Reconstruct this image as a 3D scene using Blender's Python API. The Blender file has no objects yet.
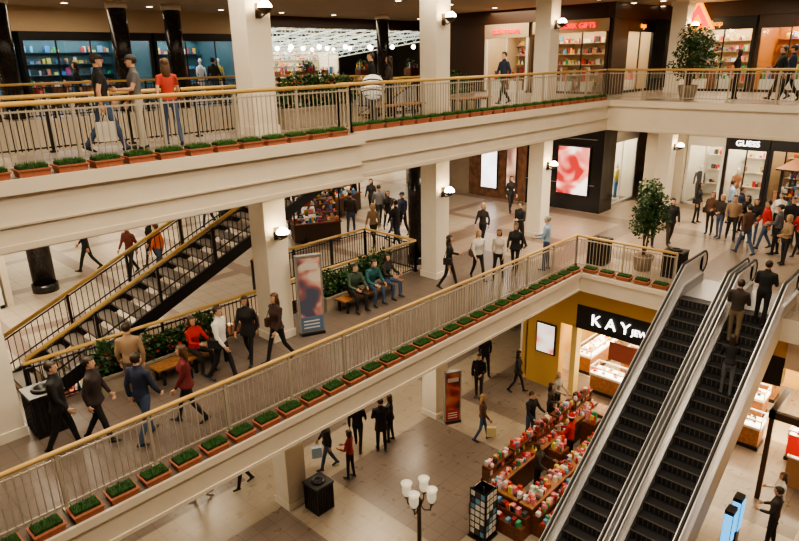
import bpy, math, random
import numpy as np
from mathutils import Vector, Matrix
random.seed(7)
rnd=random.Random(11)
V=Vector
col=bpy.context.scene.collection

# ------------------------------------------------------------ materials
_m={}
def mat(name,c,rough=.6,metal=0.0,emit=0.0,ecol=None,noise=0.0,nscale=8.0):
    if name in _m: return _m[name]
    m=bpy.data.materials.new(name); m.use_nodes=True
    nt=m.node_tree; b=nt.nodes['Principled BSDF']
    b.inputs['Base Color'].default_value=(*c,1); b.inputs['Roughness'].default_value=rough
    b.inputs['Metallic'].default_value=metal
    if emit>0:
        b.inputs['Emission Color'].default_value=(*(ecol or c),1); b.inputs['Emission Strength'].default_value=emit
    if noise>0:
        tc=nt.nodes.new('ShaderNodeTexCoord'); n=nt.nodes.new('ShaderNodeTexNoise'); n.inputs['Scale'].default_value=nscale
        nt.links.new(tc.outputs['Object'],n.inputs['Vector'])
        r=nt.nodes.new('ShaderNodeValToRGB'); e=r.color_ramp.elements
        e[0].position=.3; e[1].position=.7
        e[0].color=(*[max(0,k*(1-noise)) for k in c],1); e[1].color=(*[min(1,k*(1+noise)) for k in c],1)
        nt.links.new(n.outputs['Fac'],r.inputs['Fac']); nt.links.new(r.outputs['Color'],b.inputs['Base Color'])
    _m[name]=m; return m
def glassmat():
    m=bpy.data.materials.new('shop_glass'); m.use_nodes=True; nt=m.node_tree; nt.nodes.clear()
    o=nt.nodes.new('ShaderNodeOutputMaterial'); mx=nt.nodes.new('ShaderNodeMixShader'); t=nt.nodes.new('ShaderNodeBsdfTransparent'); g=nt.nodes.new('ShaderNodeBsdfGlossy')
    g.inputs['Roughness'].default_value=.05; t.inputs['Color'].default_value=(.93,.96,.95,1); mx.inputs[0].default_value=.07
    nt.links.new(t.outputs[0],mx.inputs[1]); nt.links.new(g.outputs[0],mx.inputs[2]); nt.links.new(mx.outputs[0],o.inputs[0]); return m
GLASS=glassmat()
def tilemat(name,c1,c2,tile,grout,band=None,rough=.3):
    m=bpy.data.materials.new(name); m.use_nodes=True; nt=m.node_tree; b=nt.nodes['Principled BSDF']
    N=nt.nodes.new; L=nt.links.new
    g=N('ShaderNodeNewGeometry')
    def brick(a,bb,mo):
        br=N('ShaderNodeTexBrick'); br.offset=0; br.inputs['Scale'].default_value=1
        br.inputs['Brick Width'].default_value=tile; br.inputs['Row Height'].default_value=tile; br.inputs['Mortar Size'].default_value=.008
        br.inputs['Color1'].default_value=(*a,1); br.inputs['Color2'].default_value=(*bb,1); br.inputs['Mortar'].default_value=(*mo,1)
        L(g.outputs['Position'],br.inputs['Vector']); return br.outputs['Color']
    out=brick(c1,c2,grout)
    if band:
        per,x0,y0,w,bc=band
        sx=N('ShaderNodeSeparateXYZ'); L(g.outputs['Position'],sx.inputs[0])
        outs=[]
        for ax,o0 in (('X',x0),('Y',y0)):
            a=N('ShaderNodeMath'); a.operation='SUBTRACT'; L(sx.outputs[ax],a.inputs[0]); a.inputs[1].default_value=o0
            d=N('ShaderNodeMath'); d.operation='FLOORED_MODULO'; L(a.outputs[0],d.inputs[0]); d.inputs[1].default_value=per
            l=N('ShaderNodeMath'); l.operation='LESS_THAN'; L(d.outputs[0],l.inputs[0]); l.inputs[1].default_value=w
            outs.append(l)
        mx=N('ShaderNodeMath'); mx.operation='MAXIMUM'; L(outs[0].outputs[0],mx.inputs[0]); L(outs[1].outputs[0],mx.inputs[1])
        mi=N('ShaderNodeMix'); mi.data_type='RGBA'; L(mx.outputs[0],mi.inputs['Factor']); L(out,mi.inputs['A'])
        L(brick(bc,[k*.93 for k in bc],[k*.75 for k in bc]),mi.inputs['B']); out=mi.outputs['Result']
    L(out,b.inputs['Base Color'])
    n=N('ShaderNodeTexNoise'); n.inputs['Scale'].default_value=3; L(g.outputs['Position'],n.inputs['Vector'])
    mr=N('ShaderNodeMapRange'); mr.inputs['To Min'].default_value=rough*.8; mr.inputs['To Max'].default_value=rough*1.3; L(n.outputs['Fac'],mr.inputs['Value']); L(mr.outputs[0],b.inputs['Roughness'])
    _m[name]=m; return m

FL0=tilemat('ground_tile',(.185,.145,.12),(.20,.158,.13),.45,(.11,.088,.072),(6.25,8.2,6.3,1.75,(.38,.32,.245)),.28)
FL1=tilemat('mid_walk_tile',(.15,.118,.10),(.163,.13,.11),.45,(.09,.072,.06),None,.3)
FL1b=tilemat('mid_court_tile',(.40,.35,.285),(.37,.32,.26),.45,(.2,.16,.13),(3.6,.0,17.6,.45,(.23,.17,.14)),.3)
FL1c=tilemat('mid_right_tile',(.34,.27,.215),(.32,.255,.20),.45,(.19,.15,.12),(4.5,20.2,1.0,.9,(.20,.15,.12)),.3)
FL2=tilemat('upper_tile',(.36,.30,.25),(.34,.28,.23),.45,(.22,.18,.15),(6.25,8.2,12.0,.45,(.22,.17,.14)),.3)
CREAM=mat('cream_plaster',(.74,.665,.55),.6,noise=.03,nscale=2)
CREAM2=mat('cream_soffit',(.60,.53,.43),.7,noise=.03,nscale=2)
COLM=mat('column_paint',(.78,.72,.62),.5,noise=.02,nscale=3)
CEIL=mat('ceiling_paint',(.42,.33,.23),.8,noise=.04,nscale=1)
WALL=mat('wall_taupe',(.28,.22,.17),.7,noise=.08,nscale=2)
BLACK=mat('black_metal',(.012,.012,.014),.35)
BGRAN=mat('black_granite',(.012,.011,.012),.15,noise=.5,nscale=30)
DARK=mat('dark_column_stone',(.02,.017,.018),.22,noise=.4,nscale=20)
GOLD=mat('oak_rail',(.62,.41,.14),.35)
BAL=mat('rail_baluster_metal',(.50,.45,.37),.4,.3)
STEEL=mat('brushed_steel',(.72,.72,.73),.33,.55)
STEEL2=mat('satin_skirt',(.42,.42,.43),.38,.5)
RUB=mat('handrail_rubber',(.015,.015,.016),.4)
STEP=mat('escalator_step',(.035,.035,.04),.5,.4)
STEPE=mat('step_edge',(.15,.14,.12),.5,.4)
WOOD=mat('cherry_wood',(.16,.055,.025),.4,noise=.3,nscale=12)
OAK=mat('bench_wood',(.36,.17,.07),.45,noise=.25,nscale=10)
TERRA=mat('terracotta_tray',(.38,.13,.075),.6,noise=.1,nscale=20)
GRASS=mat('grass_blade',(.04,.17,.022),.6,noise=.5,nscale=30)
GRASS2=mat('grass_base',(.015,.06,.01),.8,noise=.5,nscale=30)
LEAF=mat('leaf_green',(.022,.07,.015),.5,noise=.5,nscale=6)
REDLEAF=mat('poinsettia_red',(.4,.02,.015),.5)
BARK=mat('bark',(.12,.07,.04),.8,noise=.3,nscale=20)
POT=mat('planter_stone',(.33,.28,.22),.7,noise=.1,nscale=10)
WHITE=mat('white_laminate',(.8,.78,.73),.4)
LAMPW=mat('lamp_glass_lit',(1,.85,.6),.3,emit=45,ecol=(1,.74,.42))
LAMPP=mat('tulip_glass',(.8,.76,.66),.25,emit=.3,ecol=(1,.88,.65))
LAMPD=mat('downlight_lit',(1,.9,.7),.3,emit=14,ecol=(1,.82,.58))
SHOPL=mat('shop_ceiling_light',(1,.95,.85),.3,emit=21,ecol=(1,.82,.58))
SHOPC=mat('shop_ceiling_light_cool',(1,.95,.85),.3,emit=11,ecol=(.9,.95,1.0))
CASEL=mat('case_light',(1,.95,.85),.3,emit=4,ecol=(1,.83,.55))
BRASS=mat('bronze',(.08,.055,.035),.4,.6)
GOODS=[mat('goods_%d'%i,c,.5) for i,c in enumerate([(.6,.05,.04),(.75,.7,.6),(.05,.2,.5),(.8,.45,.08),(.05,.35,.15),(.7,.6,.15),(.35,.05,.2),(.15,.35,.55),(.8,.8,.8),(.5,.2,.1),(.06,.06,.07),(.85,.25,.3)])]
GRED=[GOODS[i] for i in(0,0,0,11,11,8,8,1,9,4,10,5,7)]+[mat('goods_maroon',(.25,.03,.03),.5),mat('goods_pink',(.8,.35,.4),.5)]

# ------------------------------------------------------------ mesh builder
class MB:
    def __init__(s,T=None): s.v=[];s.f=[];s.mi=[];s.m=[];s.T=T;s.smooth=[]
    def mx(s,m):
        if m not in s.m: s.m.append(m)
        return s.m.index(m)
    def add(s,vs,fs,m,sm=False):
        n=len(s.v)
        if s.T is not None: vs=[tuple(s.T@V(p)) for p in vs]
        s.v+=[tuple(p) for p in vs]; k=s.mx(m)
        for f in fs: s.f.append(tuple(n+i for i in f)); s.mi.append(k); s.smooth.append(sm)
    def box(s,a,b,m,top=None):
        x0,y0,z0=a;x1,y1,z1=b
        if x0>x1:x0,x1=x1,x0
        if y0>y1:y0,y1=y1,y0
        if z0>z1:z0,z1=z1,z0
        vs=[(x0,y0,z0),(x1,y0,z0),(x1,y1,z0),(x0,y1,z0),(x0,y0,z1),(x1,y0,z1),(x1,y1,z1),(x0,y1,z1)]
        s.add(vs,[(3,2,1,0),(0,1,5,4),(1,2,6,5),(2,3,7,6),(3,0,4,7)],m); s.add(vs[4:],[(0,1,2,3)],top or m)
    def obox(s,c,sz,rz,m):
        cc,ss=math.cos(rz),math.sin(rz); x,y,z=[k/2 for k in sz]
        vs=[(c[0]+a*cc-b*ss,c[1]+a*ss+b*cc,c[2]+d) for d in(-z,z) for a,b in((-x,-y),(x,-y),(x,y),(-x,y))]
        s.add(vs,[(3,2,1,0),(0,1,5,4),(1,2,6,5),(2,3,7,6),(3,0,4,7),(4,5,6,7)],m)
    def tube(s,pts,rad,n,m,cap=True,sm=True,up=None):
        pts=[V(p) for p in pts]
        if not hasattr(rad,'__len__'): rad=[rad]*len(pts)
        vs=[];fs=[]
        d0=(pts[-1]-pts[0]).normalized()
        if up is None:
            up=V((0,0,1))
            if abs(d0.z)>.9: up=V((0,1,0))
        else: up=V(up)
        for i,p in enumerate(pts):
            d=(pts[min(i+1,len(pts)-1)]-pts[max(i-1,0)]).normalized()
            a=d.cross(up)
            if a.length<1e-4: a=d.cross(V((1,0,0)))
            if a.length<1e-4: a=d.cross(V((0,1,0)))
            a.normalize(); b=d.cross(a).normalized()
            r=rad[i]; ra,rb=(r if hasattr(r,'__len__') else (r,r))
            for k in range(n):
                t=2*math.pi*k/n; vs.append(p+a*math.cos(t)*ra+b*math.sin(t)*rb)
        for i in range(len(pts)-1):
            for k in range(n):
                k2=(k+1)%n; fs.append((i*n+k,i*n+k2,(i+1)*n+k2,(i+1)*n+k))
        if cap: fs.append(tuple(reversed(range(n)))); fs.append(tuple((len(pts)-1)*n+k for k in range(n)))
        s.add(vs,fs,m,sm)
    def rings(s,rings,n,m,sm=True,skip=None,f=None):
        vs=[];fs=[]
        for (cx,cy,cz,rx,ry) in rings:
            for k in range(n):
                t=2*math.pi*k/n; vs.append((cx+rx*math.cos(t),cy+ry*math.sin(t),cz))
        R=len(rings)
        for i in range(R-1):
            for k in range(n):
                k2=(k+1)%n; q=(i*n+k,i*n+k2,(i+1)*n+k2,(i+1)*n+k)
                if skip:
                    c=sum((V(vs[j]) for j in q),V())/4
                    if skip(c): continue
                fs.append(q)
        if not skip: fs.append(tuple(reversed(range(n))))
        fs.append(tuple((R-1)*n+k for k in range(n)))
        if f: vs=[f(V(p)) for p in vs]
        s.add(vs,fs,m,sm)
    def ball(s,c,r,m,n=12,k=8,f=None):
        if not hasattr(r,'__len__'): r=(r,r,r)
        rs=[]
        for i in range(k+1):
            t=-math.pi/2+math.pi*i/k; q=max(.02,math.cos(t)); rs.append((c[0],c[1],c[2]+r[2]*math.sin(t),r[0]*q,r[1]*q))
        s.rings(rs,n,m,f=f)
    def obj(s,name,parent=None,smoothall=False):
        me=bpy.data.meshes.new(name); me.from_pydata(s.v,[],s.f)
        for m in s.m: me.materials.append(m)
        me.polygons.foreach_set('material_index',s.mi)
        me.polygons.foreach_set('use_smooth',[True]*len(s.f) if smoothall else s.smooth)
        me.update()
        o=bpy.data.objects.new(name,me); col.objects.link(o)
        if parent: o.parent=parent
        return o
def empty(name,loc=(0,0,0)):
    o=bpy.data.objects.new(name,None); o.location=loc; col.objects.link(o); return o
def frameT(o,u,n):
    u=V((*u,0)).normalized(); n=V((*n,0)).normalized()
    return Matrix(((u.x,n.x,0,o[0]),(u.y,n.y,0,o[1]),(0,0,1,o[2]),(0,0,0,1)))
def text(body,size,M,m,parent=None,name='lettering',ext=.02):
    c=bpy.data.curves.new(name,'FONT'); c.body=body; c.size=size; c.extrude=ext; c.align_x='CENTER'; c.align_y='CENTER'
    c.materials.append(m); o=bpy.data.objects.new(name,c); col.objects.link(o); o.matrix_world=M
    if parent: o.parent=parent
    return o
def textT(pos,u,back):
    u=V((*u,0)).normalized(); z=V((0,0,1)); n=u.cross(z)
    return Matrix(((u.x,0,n.x,pos[0]),(u.y,0,n.y,pos[1]),(0,1,0,pos[2]),(0,0,0,1)))

# ------------------------------------------------------------ people
SKINS=[(.62,.38,.26),(.55,.32,.21),(.66,.42,.30),(.35,.18,.10)]
_pending=[]
def cm(kind,c,r=.8): return mat('%s_%d_%d_%d'%(kind,c[0]*255,c[1]*255,c[2]*255),c,r)
def person(name,x,y,z,face,h=1.72,fem=False,pose='walk',ph=1,top=(.02,.02,.025),legs=(.03,.035,.05),hair=(.03,.018,.01),hl='short',sleeve=True,coat=0,skirt=0,bag=None,arms=None,lean=0,skin=None,turn=0,vox=.024,shoe=(.02,.02,.02),nod=0):
    sk=skin if skin is not None else rnd.choice(SKINS[:3])
    b=MB(); dm=BLACK
    lean_=math.radians(lean)
    def U(p):
        p=V(p); dz=p.z-.95
        return V((p.x,p.y*math.cos(lean_)+dz*math.sin(lean_),.95+dz*math.cos(lean_)-p.y*math.sin(lean_)))
    c=.015 if coat else 0
    if fem: R=[(0,0,.80,.09,.07),(0,0,.86,.15,.10),(0,-.01,.94,.168,.12),(0,0,1.08,.125+c,.095+c),(0,.01,1.16,.135+c,.105+c),(0,.025,1.26,.15+c,.125+c),(0,.01,1.35,.158+c,.10),(0,0,1.41,.145,.078),(0,0,1.455,.085,.06),(0,0,1.50,.048,.05),(0,.012,1.58,.046,.05)]
    else: R=[(0,0,.80,.09,.08),(0,0,.86,.155,.10),(0,-.005,.94,.165,.115),(0,.005,1.08,.152+c,.108+c),(0,.01,1.22,.172+c,.122+c),(0,.008,1.33,.19+c,.118+c),(0,0,1.40,.175,.092),(0,0,1.455,.10,.068),(0,0,1.50,.06,.06),(0,.012,1.58,.057,.06)]
    b.rings(R,14,dm,f=U)
    segs=[(U((0,0,1.0)),U((0,0,1.38)),.14,'torso')]
    segs.append((U((0,0,1.50)),U((0,.01,1.58)),.05,'neck'))
    sw=.165 if fem else .185
    st_=rnd.uniform(.75,1.15)
    if pose=='walk':
        fr=(19*st_,5); bk=(-13*st_,20*st_)
        legp=(fr,bk) if ph>0 else (bk,fr)
    else: legp={'stand':((4,3),(-3,4)),'sit':((86,84),(82,88))}[pose]
    lr=.9 if fem else 1.0
    lowest=9
    for s,(a,k) in zip((-1,1),legp):
        a=math.radians(a); kk=a-math.radians(k)
        hip=V((s*.088,0,.91)); sp_=.05 if pose=='sit' else .012
        knee=hip+V((s*sp_,math.sin(a)*.43,-math.cos(a)*.43))
        ank=knee+V((0,math.sin(kk)*.41,-math.cos(kk)*.41))
        q=kk*.75
        fd=V((s*.12,math.cos(q),math.sin(q))).normalized(); dn=V((0,math.sin(q),-math.cos(q)))
        L=lambda t:hip.lerp(knee,t); S=lambda t:knee.lerp(ank,t)
        b.tube([hip+V((0,0,.03)) if pose!='sit' else hip-V((0,.04,0)),L(.25),L(.6),knee,S(.3),S(.7),ank+dn*.0],[.09*lr,.088*lr,.072*lr,.060*lr,.060*lr,.052*lr,.048*lr],10,dm,up=(1,0,0))
        c0=ank+dn*.042
        b.tube([c0-fd*.075,c0-fd*.045,c0+fd*.03-dn*.012,c0+fd*.11,c0+fd*.17,c0+fd*.195],[(.02,.03),(.034,.037),(.048,.038),(.03,.046),(.022,.036),(.01,.02)],10,dm,up=(1,0,0))
        segs+= [(hip,knee,.08*lr,'thigh'),(knee,ank,.055,'shin'),(c0-fd*.05,c0+fd*.17,.045,'foot')]
        lowest=min(lowest,(c0-fd*.075).z-.036,(c0+fd*.15).z-.036,(c0+fd*.02).z-.045)
    if arms is None:
        if pose=='walk': arms=((-16*ph*st_,16),(16*ph*st_,22))
        elif pose=='sit': arms=((38,55),(34,60))
        else: arms=rnd.choice([((4,14),(-2,12)),((8,75),(2,14)),((2,10),(15,85)),((12,60),(12,62))])
    hands=[]
    for s,(a,k) in zip((-1,1),arms):
        a=math.radians(a); f=a+math.radians(k)
        sh=V((s*sw,0,1.395)); el=sh+V((s*.055,math.sin(a)*.29,-math.cos(a)*.29)); wr=el+V((-s*.015-s*.06*(1 if k>50 else 0),math.sin(f)*.25,-math.cos(f)*.25))
        st=V((s*.10,0,1.40)); t_=.008 if sleeve else 0
        P=[U(p) for p in(st,sh,sh.lerp(el,.5),el,el.lerp(wr,.35),wr)]
        q=.88 if fem else 1
        b.tube(P,[.055*q,.058*q+t_,.048*q+t_,.042*q+t_,.040*q+t_,.029*q+t_],10,dm,up=(1,0,0))
        segs+= [(P[1],P[3],.05,'uarm'),(P[3],P[5],.04,'farm')]
        hands.append((s,P[5],(P[5]-P[3]).normalized()))
    if coat:
        z0=.95-coat; w=.17
        b.rings([(0,0,z0,w+.03,.135+.02),(0,0,z0+.02,w+.03,.14+.02),(0,0,.93,.178,.13),(0,0,1.05,.14,.11)],16,dm)
    if skirt:
        z0=.95-skirt
        b.rings([(0,.0,z0,.22,.19),(0,0,z0+.02,.22,.19),(0,0,.9,.175,.13),(0,0,1.0,.14,.11)],16,dm)
    o=b.obj('tmp_body')
    md=o.modifiers.new('r','REMESH'); md.mode='VOXEL'; md.voxel_size=vox; md.use_smooth_shade=True
    sm=o.modifiers.new('s','SMOOTH'); sm.factor=.5; sm.iterations=2
    _pending.append(dict(o=o,name=name,loc=(x,y,z),face=face,h=h,fem=fem,segs=segs,U=U,hands=hands,lowest=lowest,top=top,legs=legs,hair=hair,hl=hl,sleeve=sleeve,coat=coat,skirt=skirt,bag=bag,skin=sk,turn=turn,shoe=shoe,pose=pose,nod=nod))
def finish_people():
    dg=bpy.context.evaluated_depsgraph_get()
    EYE=mat('eye_dark',(.02,.015,.012),.3); LIP=mat('lips',(.45,.13,.11),.5)
    for d in _pending:
        ev=d['o'].evaluated_get(dg); me=ev.to_mesh()
        n=len(me.vertices); co=np.empty(n*3,'f'); me.vertices.foreach_get('co',co); co=co.reshape(-1,3)
        fs=[tuple(p.vertices) for p in me.polygons]
        cen=np.array([co[list(f)].mean(0) for f in fs])
        D=[]
        for (p,q,r,l) in d['segs']:
            p=np.array(p);q=np.array(q); w=q-p; t=np.clip(((cen-p)@w)/(w@w),0,1); D.append(np.linalg.norm(cen-(p+t[:,None]*w),axis=1)-r)
        near=np.argmin(np.array(D),0)
        ev.to_mesh_clear()
        TOP=cm('cloth_top',d['top']); LEG=cm('cloth_legs',d['legs']); SK=cm('skin',d['skin'],.55); SH=cm('shoe',d['shoe'],.4); HR=cm('hair',d['hair'],.5)
        b=MB(); ms=[TOP,LEG,SK,SH]; b.m=list(ms)
        hem=.95-d['coat'] if d['coat'] else .93
        b.v=[tuple(map(float,p)) for p in co]; b.f=fs; b.smooth=[True]*len(fs)
        for i,k in enumerate(near):
            l=d['segs'][k][3]; zc=cen[i][2]
            if l=='torso': m=0 if zc>hem else 1
            elif l=='neck': m=2 if zc>1.47 else 0
            elif l=='thigh':
                m=1
                if d['coat'] and d['pose']!='sit' and zc>hem: m=0
            elif l=='shin':
                m=1
                if d['skirt'] and zc<.95-d['skirt']: m=2
                if d['coat'] and d['pose']!='sit' and zc>hem: m=0
            elif l=='foot': m=3
            elif l=='uarm': m=0
            else: m=0 if d['sleeve'] else 2
            if l=='uarm' and not d['sleeve']:
                p,q=d['segs'][k][:2]; p=np.array(p);q=np.array(q);t=((cen[i]-p)@(q-p))/((q-p)@(q-p)); m=0 if t<.6 else 2
            b.mi.append(m)
        for s,wr,dr in d['hands']:
            up=V((1,0,0)); a=dr.cross(up).normalized(); bb=V((-s,0,0))
            b.tube([wr-dr*.02,wr+dr*.02,wr+dr*.06,wr+dr*.092],[(.024,.02),(.034,.018),(.042,.016),(.038,.012)],8,SK,up=up)
            for j,(off,ln) in enumerate(((-.031,.066),(-.011,.078),(.010,.084),(.031,.074))):
                p0=wr+dr*.085-a*off; d1=(dr+bb*.2).normalized(); d2=(dr+bb*.8).normalized(); d3=(dr*.6+bb).normalized()
                p1=p0+d1*ln*.45; p2=p1+d2*ln*.3; p3=p2+d3*ln*.25
                b.tube([p0,p1,p2,p3],[.0095,.0088,.008,.006],6,SK,up=a)
            fwd=a if a.dot(V((0,1,0.2)))>0 else -a
            p0=wr+dr*.03+fwd*.026; p1=p0+(dr*.6+fwd*.8).normalized()*.035; p2=p1+(dr+fwd*.25+bb*.3).normalized()*.03
            b.tube([p0-fwd*.012,p0,p1,p2],[.014,.013,.011,.008],6,SK)
        U=d['U']; H=U((0,.012,1.625)); tr=Matrix.Rotation(math.radians(d['turn']),3,'Z')@Matrix.Rotation(math.radians(-d['nod']),3,'X')
        F=lambda p:H+tr@p
        HRg=[(0,.035,-.115,.025,.03),(0,.03,-.10,.042,.052),(0,.016,-.07,.057,.073),(0,.006,-.03,.068,.088),(0,0,.02,.075,.096),(0,-.003,.06,.071,.09),(0,-.005,.09,.054,.07),(0,-.005,.108,.03,.04),(0,-.005,.115,.008,.01)]
        b.rings(HRg,14,SK,f=F)
        tb=lambda pts,r,nn,m:b.tube([F(V(p)) for p in pts],r,nn,m)
        tb([(0,.088,.012),(0,.104,-.018),(0,.098,-.034)],[.007,.013,.010],6,SK)
        for s in(-1,1):
            b.ball((s*.028,.083,.002),(.011,.008,.007),EYE,6,4,f=F); b.ball((s*.074,-.002,-.008),(.009,.017,.028),SK,6,5,f=F)
            tb([(s*.014,.092,.022),(s*.042,.08,.022)],.004,4,HR)
        b.ball((0,.082,-.062),(.022,.009,.007),LIP,8,4,f=F)
        hl=d['hl']
        if hl!='bald':
            lowz=-.045 if hl in('short','cap') else -.11
            hr=[(x,y-.004,z*1.09,rx*1.13+.003,ry*1.11+.003) for x,y,z,rx,ry in HRg[2:]]
            hr=[(0,-.01,lowz,.06,.06)]+[r for r in hr if r[2]>lowz]
            b.rings(hr,16,HR,skip=lambda c:(c.y>.028 and c.z<.062) or (hl in('short','cap') and c.y>.0 and c.z<.0),f=F)
        if hl=='long':
            b.rings([(0,-.075,-.27,.03,.015),(0,-.078,-.22,.075,.03),(0,-.07,-.12,.088,.045),(0,-.045,-.03,.088,.06),(0,-.03,.03,.08,.065)],12,HR,f=F)
        elif hl=='bob':
            b.rings([(0,-.03,-.13,.07,.05),(0,-.035,-.10,.092,.07),(0,-.03,-.02,.09,.078),(0,-.02,.03,.083,.078)],12,HR,f=F)
        elif hl=='tail':
            tb([(0,-.10,.04),(0,-.14,.02),(0,-.14,-.08),(0,-.12,-.17)],[.02,.03,.026,.008],8,HR)
        elif hl=='cap':
            CP=cm('cap',d['top'] if sum(d['top'])<.3 else (.05,.05,.06)); b.rings([(0,-.003,.03,.087,.108),(0,-.004,.07,.083,.103),(0,-.006,.105,.06,.078),(0,-.006,.125,.02,.03)],14,CP,f=F)
            b.rings([(0,.10,.032,.06,.07),(0,.10,.042,.06,.07)],12,CP,f=F)
        elif hl=='santa':
            RD_=cm('hat',(.6,.02,.02)); b.rings([(0,-.003,.03,.09,.11),(0,-.004,.08,.085,.10),(0,-.02,.14,.055,.06),(0,-.06,.19,.02,.02)],14,RD_,f=F); b.rings([(0,-.003,.025,.097,.117),(0,-.003,.06,.097,.117)],14,WHITE,f=F); b.ball((0,-.08,.18),.03,WHITE,8,6,f=F)
        bg=d['bag']
        if bg:
            kind,bc=bg; BM=cm('bag',bc,.6)
            if kind=='shop':
                s,wr,dr=d['hands'][1]; p=wr+dr*.12
                b.box((p.x-.05,p.y-.15,p.z-.5),(p.x+.07,p.y+.15,p.z-.16),BM)
                for xx in(-.05,.07): b.tube([(p.x+xx,p.y-.08,p.z-.17),(p.x+xx*.2,p.y,p.z),(p.x+xx,p.y+.08,p.z-.17)],.005,5,BM)
            elif kind=='purse':
                b.box((.2,-.14,.88),(.29,.12,1.08),BM); b.tube([(.24,-.12,1.07),(.2,-.06,1.3),(.13,-.02,1.44),(.18,.05,1.3),(.24,.10,1.07)],.01,6,BM)
            elif kind=='pack':
                b.rings([(0,-.19,1.0,.13,.07),(0,-.20,1.05,.15,.09),(0,-.2,1.3,.14,.09),(0,-.17,1.4,.1,.05)],10,BM)
                for s in(-1,1): b.tube([(s*.1,-.13,1.38),(s*.11,-.03,1.46),(s*.12,.12,1.33),(s*.13,.02,1.05)],.016,6,BM)
        low=d['lowest']; sc=d['h']/1.74; x,y,z=d['loc']
        R=Matrix.Translation((x,y,z))@Matrix.Rotation(math.radians(d['face']-90),4,'Z')@Matrix.Scale(sc,4)
        ob=b.obj(d['name']); ob.data.transform(Matrix.Translation((0,0,-low))); ob.matrix_world=R
    for d in _pending:
        me=d['o'].data; bpy.data.objects.remove(d['o']); bpy.data.meshes.remove(me)

BK=(.014,.014,.016); NV=(.02,.03,.07); DB=(.04,.03,.025); JN=(.05,.08,.15); GR=(.12,.12,.13); RD=(.42,.02,.02); WT=(.7,.68,.64); TN=(.30,.20,.12); BR=(.10,.05,.03); BL=(.02,.012,.008); BN_=(.09,.045,.02); BD=(.42,.27,.12); MR=(.13,.015,.02); OR=(.65,.14,.03); LB=(.3,.42,.6); TL=(.02,.10,.11)
MT=5.1; UT=10.2; MB0=4.45; UB0=9.1
M_,W_='walking_man','walking_woman'
# upper
person('standing_man',5.0,12.35,UT,-10,1.80,top=BK,legs=JN,hl='cap',sleeve=False,pose='walk',ph=-1,vox=.018,bag=('shop',(.6,.58,.52)),turn=-20)
person('standing_man',5.62,12.25,UT,165,1.74,top=GR,legs=(.45,.42,.36),hl='cap',sleeve=False,pose='stand',vox=.018,arms=((20,70),(5,20)))
person('walking_woman',6.25,12.2,UT,75,1.68,fem=True,top=(.50,.06,.04),legs=JN,hl='long',hair=BN_,vox=.018,ph=1,bag=('purse',BR),sleeve=False)
person('standing_man',12.6,12.95,UT,150,1.75,top=BK,legs=BK,pose='stand'); person('standing_woman',13.3,12.95,UT,120,1.66,fem=True,top=DB,legs=BK,hl='long',pose='stand')
for (x,y,f,fe,t,l,hr) in [(24.6,7.2,110,1,BK,BK,'bob'),(25.2,6.0,120,0,BK,DB,'short'),(24.4,5.5,100,0,NV,BK,'cap'),(25.6,5.0,180,0,GR,BK,'short'),(24.3,4.6,160,1,BK,JN,'long'),(24.9,4.2,120,0,DB,BK,'short')]:
    person('standing_woman' if fe else 'walking_man',x,y,UT,f,1.68 if fe else 1.78,fem=bool(fe),top=t,legs=l,hl=hr,pose='stand' if fe else 'walk')
person('walking_man',19.0,13.0,UT,160,1.75,top=NV,legs=BK); person('walking_woman',27.0,20.5,UT,160,1.68,fem=True,top=RD,legs=BK,hl='long'); person('walking_man',20.0,17.0,UT,200,1.75,top=BK,legs=BK); person('walking_woman',9.0,24,UT,160,1.68,fem=True,top=BK,legs=BK,hl='long'); person('walking_man',14.5,24.2,UT,20,1.76,top=DB,legs=JN)
# mid walkway
person(M_,2.95,11.35,MT,-30,1.78,top=BK,legs=BK,coat=.15); person(M_,3.5,11.1,MT,-40,1.75,top=(.03,.022,.02),legs=BK,ph=-1,coat=.1)
person('standing_man',4.6,12.0,MT,60,1.78,top=TN,legs=(.12,.09,.07),pose='stand')
person(M_,4.1,10.5,MT,20,1.80,top=NV,legs=JN,ph=1); person(W_,4.95,10.45,MT,150,1.68,fem=True,top=MR,legs=BK,hl='long',hair=BN_,ph=-1,coat=.1,bag=('purse',BK))
person('seated_woman',6.2,12.42,MT,-80,1.66,fem=True,pose='sit',top=RD,legs=BK,hl='bob',hair=BN_)
person(M_,6.35,11.5,MT,-60,1.76,top=WT,legs=BK,bag=('purse',BK),hl='short',ph=1); person(W_,7.2,11.75,MT,215,1.68,fem=True,top=BK,legs=BK,hl='long',coat=.2,ph=1); person(W_,7.7,11.3,MT,185,1.74,fem=True,top=(.05,.025,.02),legs=BK,hl='long',hair=BN_,ph=-1,coat=.05,bag=('purse',BR))
person('seated_man',11.75,12.42,MT,-95,1.74,pose='sit',top=TL,legs=JN,lean=18,hair=BL); person('seated_woman',12.4,12.42,MT,-85,1.68,fem=True,pose='sit',top=BK,legs=JN,hl='long',lean=5)
person('seated_man',11.1,12.42,MT,-100,1.74,pose='sit',top=(.04,.07,.05),legs=BK,lean=12)
person('standing_woman',14.1,11.4,MT,-60,1.70,fem=True,pose='walk',top=BK,legs=BK,hl='long',arms=((10,80),(-5,15)),bag=('purse',BK))
person(W_,15.3,11.2,MT,-120,1.66,fem=True,top=WT,legs=BK,hl='long',hair=BD,bag=('purse',BR)); person(W_,15.75,10.75,MT,200,1.66,fem=True,top=(.6,.55,.5),legs=BK,hl='bob',hair=BN_,ph=-1); person(W_,16.6,10.7,MT,200,1.70,fem=True,top=BK,legs=BK,hl='long',coat=.1)
person(W_,18.4,13.3,MT,190,1.68,fem=True,top=DB,legs=BK,hl='long',hair=BD); person(M_,19.0,12.1,MT,170,1.76,top=BK,legs=BK,hl='short',ph=-1,arms=((10,90),(-10,20)))
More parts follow.
